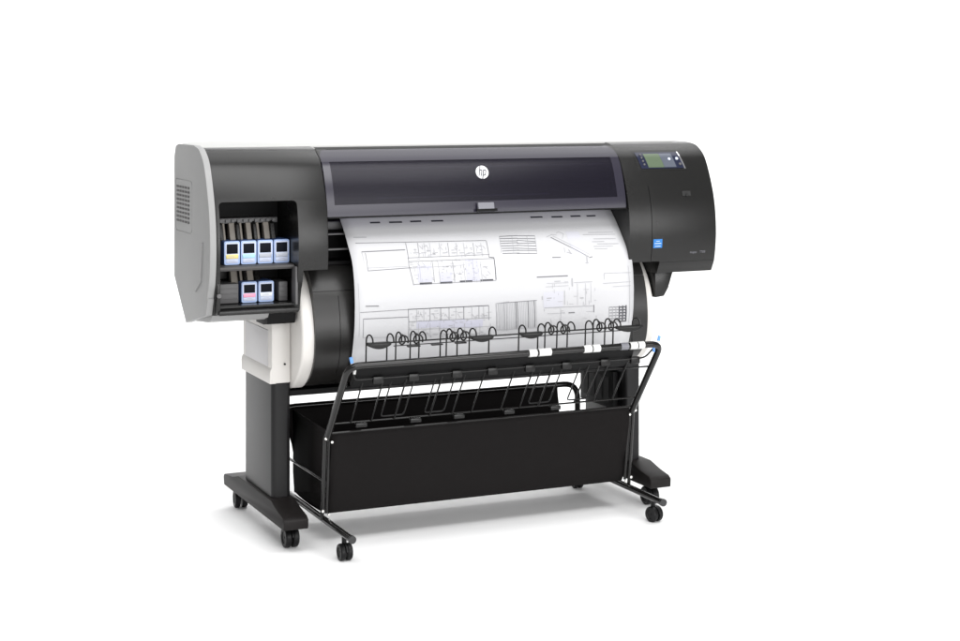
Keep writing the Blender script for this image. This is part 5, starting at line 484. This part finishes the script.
ART_FILLS=[[1,0.4179,0.9301,0.471,0.8747,3],[1,0.4997,0.9031,0.5448,0.8712,3],[1,0.5986,0.9434,0.6472,0.8695,3],[2,0.4113,0.7421,0.4979,0.7185,3],[2,0.4966,0.7402,0.5916,0.7128,3],[2,0.593,0.7359,0.6594,0.7087,3],[4,1.0194,1.0192,1.0729,0.9396,4],[6,0.8911,0.8179,0.9692,0.7636,4]]
PP = crom([(.046, 1.090), (.030, 1.076), (.000, 1.047), (-.041, 1.000), (-.078, .952), (-.097, .893), (-.104, .835), (-.105, .794), (-.1, .727), (-.082, .657), (-.061, .60)], 5)
PP = PP + [(-.040, .575)]
py_ = interp(PP)
PX0, PX1 = .188, 1.255
bm = bmesh.new(); rows = []
for y, z in PP: rows.append([bm.verts.new((PX0 + (PX1 - PX0) * i / 24, y, z)) for i in range(25)])
for a, b in zip(rows, rows[1:]):
    for i in range(24): bm.faces.new((a[i], a[i + 1], b[i + 1], b[i]))
SHT = empty('printed_sheet', (.72, -.06, .60), 'wide white sheet with printed building plans curving down over the drum of the printer', 'paper sheet')
so = mk('paper', bm, 'paper', SHT)
md = so.modifiers.new('thick', 'SOLIDIFY'); md.thickness = .0006; md.offset = 1
def nrm2(z):
    d = (py_(z + .004) - py_(z - .004)) / .008; n = Vector((-1, d)).normalized(); return n
def onsheet(x, z, off):
    n = nrm2(z); return (x, py_(z) + n.x * off, z + n.y * off)
figs = {}
def fig(k):
    if k not in figs: figs[k] = bmesh.new()
    return figs[k]
for fg, x0, z0, x1, z1, wd, t in ART_LINES:
    if fg == 0: fg = 100 + len(figs)
    bm = fig(fg); a, b = Vector((x0, z0)), Vector((x1, z1)); d = b - a; L = d.length
    if L < 1e-4: continue
    n = Vector((-d.y, d.x)) / L * wd * .00062; k = max(1, int(abs(d.y) / .012) + 1, int(L / .15)); off = .0016 + .0001 * t
    pr = None
    for i in range(k + 1):
        p = a + d * i / k; c = [bm.verts.new(onsheet(p.x + s * n.x, p.y + s * n.y, off)) for s in (-1, 1)]
        if pr: bm.faces.new((pr[0], c[0], c[1], pr[1])).material_index = t
        pr = c
for fg, x0, z0, x1, z1, t in ART_FILLS:
    bm = fig(fg); k = 8; pr = None
    for i in range(k + 1):
        z = z0 + (z1 - z0) * i / k; c = [bm.verts.new(onsheet(x, z, .0012)) for x in (x0, x1)]
        if pr: bm.faces.new((pr[0], c[0], c[1], pr[1])).material_index = t
        pr = c
FIGS = ['printed_edge_line', 'printed_floor_plan', 'printed_floor_plan', 'printed_table', 'printed_sketch', 'printed_note', 'printed_detail', 'printed_schedule', 'printed_legend']
for k, bm in sorted(figs.items()):
    o = mk(FIGS[k] if k < 100 else FIGS[0], bm, 'art0', so)
    for t in range(1, 5): o.data.materials.append(M['art%d' % t])

# ------------------------------------------------------------------ ink cartridges
def cartridge(cx, cz, h, labelmat, lab):
    r = empty('ink_cartridge', (cx, 0, cz), lab, 'ink cartridge', 'ink cartridges in the open bay of the printer')
    w_ = .0266
    mk('cartridge_body', box(cx - w_, cx + w_, -.002, .095, cz, cz + h, .003), 'inkedge', r)
    fr = rbox(cx - w_ + .0004, cx + w_ - .0004, -.0075, -.0015, cz + .001, cz + h - .001, .006)
    fo = mk('cartridge_face', fr, 'ink', r)
    # pale surround of the window: a raised ring
    o_ = rbox(cx - .0232, cx + .0232, -.0092, -.0070, cz + h * .36, cz + h - .005, .005)
    mk('window_surround', o_, 'inkpale', fo)
    mk('dark_window', box(cx - .0190, cx + .0190, -.0102, -.0090, cz + h * .47, cz + h - .010, .0006), 'inkwin', r)
    mk('colour_label', box(cx - .0205, cx + .0205, -.0104, -.0070, cz + h * .27, cz + h * .44, .0006), labelmat, r)
    bm = bmesh.new()
    for q, wd_ in ((.13, .013), (.19, .009)): box(cx - wd_, cx + wd_, -.0092, -.0086, cz + h * q, cz + h * q + .0016, bm=bm)
    for q in (.32, .37): box(cx - .014, cx + .008, -.0108, -.0102, cz + h * q, cz + h * q + .0012, bm=bm)
    mk('label_lettering', bm, 'grey', r)
    mk('lower_label', box(cx - .0205, cx + .0205, -.0088, -.0070, cz + .006, cz + h * .265, .0006), 'inkpale', r)
for cx, m_, lab in ((-.2045, 'yellow', 'pale blue ink cartridge with a yellow label, leftmost in the upper row'),
                    (-.1480, 'cyan', 'pale blue ink cartridge with a light cyan label, second in the upper row'),
                    (-.0915, 'grey', 'pale blue ink cartridge with a plain grey label, third in the upper row'),
                    (-.0350, 'pale', 'pale blue ink cartridge with a grey label at the right end of the upper row')):
    cartridge(cx, .9515, .079, m_, lab)
for cx, m_, lab in ((-.146, 'pink', 'pale blue ink cartridge with a pink label in the lower row'),
                    (-.0885, 'whitel', 'pale blue ink cartridge with a white label, beside the pink one in the lower row')):
    cartridge(cx, .8245, .070, m_, lab)

# ------------------------------------------------------------------ paper catch basket on its own casters
BK = empty('paper_catch_basket', (.68, 0, 0), 'black tubular stand with wire hooks and black fabric bin in front of the printer legs', 'paper basket')
BX0, BX1 = .098, 1.260
TY, TZ = -.290, .640
# top tube and both arms are one bent tube
PY = -.082
up = [(BX0, PY, .368), (BX0, TY, TZ), (BX1, TY, TZ), (BX1, PY, .368)]
mk('bent_tube', tube(up, .0115, 14, .045, seg=8), 'tube', BK)
for x in (BX0, BX1):
    s = 1 if x < .5 else -1
    xr = .104 if x < .5 else 1.256
    RL = mk('floor_rail', tube([(xr, .36, .092), (xr, -.305, .088)], .011, 14), 'tube', BK)
    mk('rail_cap', tube([(xr, -.300, .088), (xr, -.312, .088)], .0130, 14), 'fork', RL)
    mk('caster', caster_bm(.110 if x < .5 else 1.271, -.222, .0275, .08, -.02 if x < .5 else .22, .017, .007), 'rubber', RL)
    mk('caster', caster_bm(xr, .33, .0275, .08, -.1, .015, .006), 'rubber', RL)
    mk('front_post', tube([(x - .006 * s, PY, .375), (x - .006 * s, -.050, .094)], .0065, 12), 'tube', BK)
    mk('front_post', tube([(x + .0095 * s, PY + .002, .368), (x + .0095 * s, -.048, .115)], .0055, 12), 'tube', BK)
    mk('side_brace', tube([(x, .33, .222), (x, -.044, .222)], .005, 10), 'tube', BK)
    for z, yb in ((.372, PY - .010), (.124, -.060)):
        mk('bolt', tube([(x - .008 * s, yb, z), (x - .008 * s, yb - .005, z)], .0048, 12), 'screw', BK)
        mk('bolt', tube([(x + .014 * s, yb + .002, z - .014), (x + .014 * s, yb - .003, z - .014)], .0042, 12), 'screw', BK)
    mk('corner_clip', tube([(x + .012 * s, TY, TZ + .010), (x + .008 * s, TY, TZ + .028)], .0055, 10), 'clipb', BK)
    mk('corner_clip', tube([(x + .026 * s, TY + .01, TZ - .012), (x + .024 * s, TY + .012, TZ - .028)], .005, 10), 'clipb' if x > .5 else 'clipw', BK)
mk('rear_tube', tube([(BX0 - .035, .335, .093), (BX0 - .035, .335, .402), (BX1, .335, .402), (BX1, .335, .093)], .011, 14, .06, seg=8), 'tube', BK)
# long wires
mk('long_wire', tube([(BX0 + .02, TY + .014, TZ - .018), (BX0 + .03, -.262, .590), (BX1 - .05, -.262, .590), (BX1 - .028, -.278, .622)], .0032, 8, .02), 'wire', BK)
mk('long_wire', tube([(BX0, -.205, .548), (BX1, -.205, .548)], .0032, 8), 'wire', BK)
mk('long_wire', tube([(BX0, -.118, .424), (BX1, -.118, .424)], .0032, 8), 'tube', BK)
mk('long_wire', tube([(BX0, -.092, .388), (BX1, -.092, .388)], .0040, 8), 'tube', BK)
# front wire carried by the hooks
mk('long_wire', tube([(.168, -.300, .709), (1.175, -.300, .709)], .0026, 8), 'wire', BK)
mk('long_wire', tube([(.250, -.298, .697), (1.10, -.298, .697)], .0016, 8), 'wire', BK)
# hooks: up from the lower wire behind the tube, over the top and forward to the front wire
def hook(x, fwd=.034, top=.731, low=True, lean=.010, bm=None):
    pts = []
    if low: pts += [(x, -.122, .424), (x, -.232, .575), (x, -.262, .640)]
    else: pts += [(x, -.250, .590), (x, -.262, .640)]
    pts += [(x, -.266, top - .016)]
    for a in range(0, 181, 20):
        t = math.radians(a); q = (1 - math.cos(t)) / 2
        pts.append((x + lean * q, -.266 - fwd * q, top - .016 + .020 * math.sin(t)))
    pts += [(x + lean, -.266 - fwd, .709)]
    return tube(pts, .0027, 8, bm=bm)
def coil(x, s=1):
    """a hook with a ring of wire round its neck"""
    bm = hook(x, .030, .734, False, .008)
    P_ = []
    for k in range(30):
        t = k / 29 * 2.7 * math.pi
        P_.append((x + .016 + s * .013 * math.sin(t), -.268 - .036 * k / 29, .713 + .015 * math.cos(t)))
    tube(P_, .0028, 8, bm=bm); return bm
def loop_u(xa, xb):
    """the lower end of two neighbouring wires: they run down and back and join in a U"""
    return tube([(xa, -.262, .62), (xa, -.232, .578), (xa, -.128, .437), (xb, -.128, .437), (xb, -.232, .578), (xb, -.262, .62)], .0026, 8, .012)
for x in (.168, .240, .534, .606, .717, .789, 1.081, 1.157): mk('wire_hook', hook(x), 'wire', BK)
for x in (.353, .429, .902, .972): mk('wire_hook', hook(x, low=False), 'wire', BK)
for x in (.271, .322, .451, .490, .816, .862, 1.002, 1.048): mk('wire_coil', coil(x), 'wire', BK)
for xa, xb in ((.271, .353), (.429, .500), (.820, .902), (.972, 1.048)): mk('wire_loop', loop_u(xa, xb), 'wire', BK)
for x in (.322, .451, .862, 1.003): mk('wire_strut', tube([(x, -.122, .424), (x, -.232, .575), (x, -.255, .62)], .0030, 8), 'wire', BK)
# lens-shaped black pads between pairs of hooks
for xa, xb in ((.168, .240), (.534, .606), (.717, .789), (1.085, 1.178)):
    bm = bmesh.new(); n = 14; xa2, xb2 = xa - .004, xb + .004
    pr = [(xa2 + (xb2 - xa2) * i / n, .711) for i in range(n + 1)] + [(xb2 - (xb2 - xa2) * i / n, .711 - .022 * math.sin(math.pi * (.12 + .76 * i / n)) ** .8) for i in range(n + 1)]
    mk('stop_pad', extr(pr, -.298, -.276, .003, 2, axis='y'), 'wire', BK)
for xa, xb in ((.30, .345), (.385, .425), (.47, .51)):
    mk('stop_pad', box(xa, xb, -.30, -.285, .689, .694, .002), 'wire', BK)
# small brackets on the wires
for x in (.21, .335, .49, .62, .76, .90, 1.05, 1.17):
    mk('wire_bracket', box(x - .018, x + .018, -.268, -.252, .572, .596, .003), 'wire', BK)
for x in (.205, .40, .56, .75, .93):
    mk('wire_bracket', box(x - .02, x + .02, -.126, -.108, .405, .420, .003), 'wire', BK)
mk('catch_plate', extr([(-.262, .600), (-.276, .632), (-.262, .640), (-.205, .570), (-.215, .556)], BX0 + .035, BX1 - .10, .002), 'inner', BK)
# white sleeves on the top tube
for xa, xb in ((.741, .770), (.778, .824), (.950, .980), (.985, 1.013), (1.132, 1.160), (1.164, 1.188)):
    mk('tube_sleeve', tube([(xa, TY, TZ), (xb, TY, TZ)], .0132, 16), 'clipw', BK)
mk('tube_sleeve', tube([(1.095, TY, TZ), (1.124, TY, TZ)], .0128, 16), 'latch', BK)
# fabric bin: a sling hung between the rear tube and the front wire
sec = crom([(.330, .404), (.322, .30), (.310, .125), (.285, .106), (.14, .100), (.0, .106), (-.040, .122), (-.068, .25), (-.090, .385)], 6)
bm = bmesh.new(); NX = 40; rows = []
fx = [BX0 + .014 + (BX1 - BX0 - .028) * i / NX for i in range(NX + 1)]
fxb = [BX0 - .020 + (1.170 - BX0 + .020) * i / NX for i in range(NX + 1)]
for j, (y, z) in enumerate(sec):
    t = max(0, min(1, (y + .05) / .38))
    row = []
    for i in range(NX + 1):
        q = max(0, min(1, (z - .25) / .12)) * t; q2 = t if z > .2 else 0
        u = i / NX; x = (fx[0] * (1 - q) + fxb[0] * q) * (1 - u) + (fx[NX] * (1 - q2) + fxb[NX] * q2) * u
        dz = .0022 * math.sin(i * .9) * (1 if .12 < z < .36 else 0); dyy = (.0035 * math.sin(i * .33 + z * 9) + .006 * math.sin(i * 1.1 + z * 14) * math.exp(-min(i, NX - i) / 4)) * max(0, min(1, (z - .13) / .05, (.37 - z) / .05))
        row.append(bm.verts.new((x, y + dyy, z + dz * .3)))
    rows.append(row)
for a, b in zip(rows, rows[1:]):
    for i in range(NX): bm.faces.new((a[i], a[i + 1], b[i + 1], b[i]))
FB = mk('fabric_bin', bm, 'fabric', BK)
md = FB.modifiers.new('thick', 'SOLIDIFY'); md.thickness = .002; md.offset = 0
bm = bmesh.new(); bm.faces.new([bm.verts.new((BX0 + .014, y + .001, z)) for y, z in sec if z < .40])
e_ = mk('bin_end_panel', bm, 'fabric', FB); md = e_.modifiers.new('thick', 'SOLIDIFY'); md.thickness = .002
mk('bin_hem', tube([(BX0 + .014, -.0895, .384), (BX1 - .014, -.0895, .384)], .004, 8), 'fabric', FB)

S.render.engine = 'CYCLES'
S.cycles.max_bounces = 8; S.cycles.diffuse_bounces = 4; S.cycles.transparent_max_bounces = 12
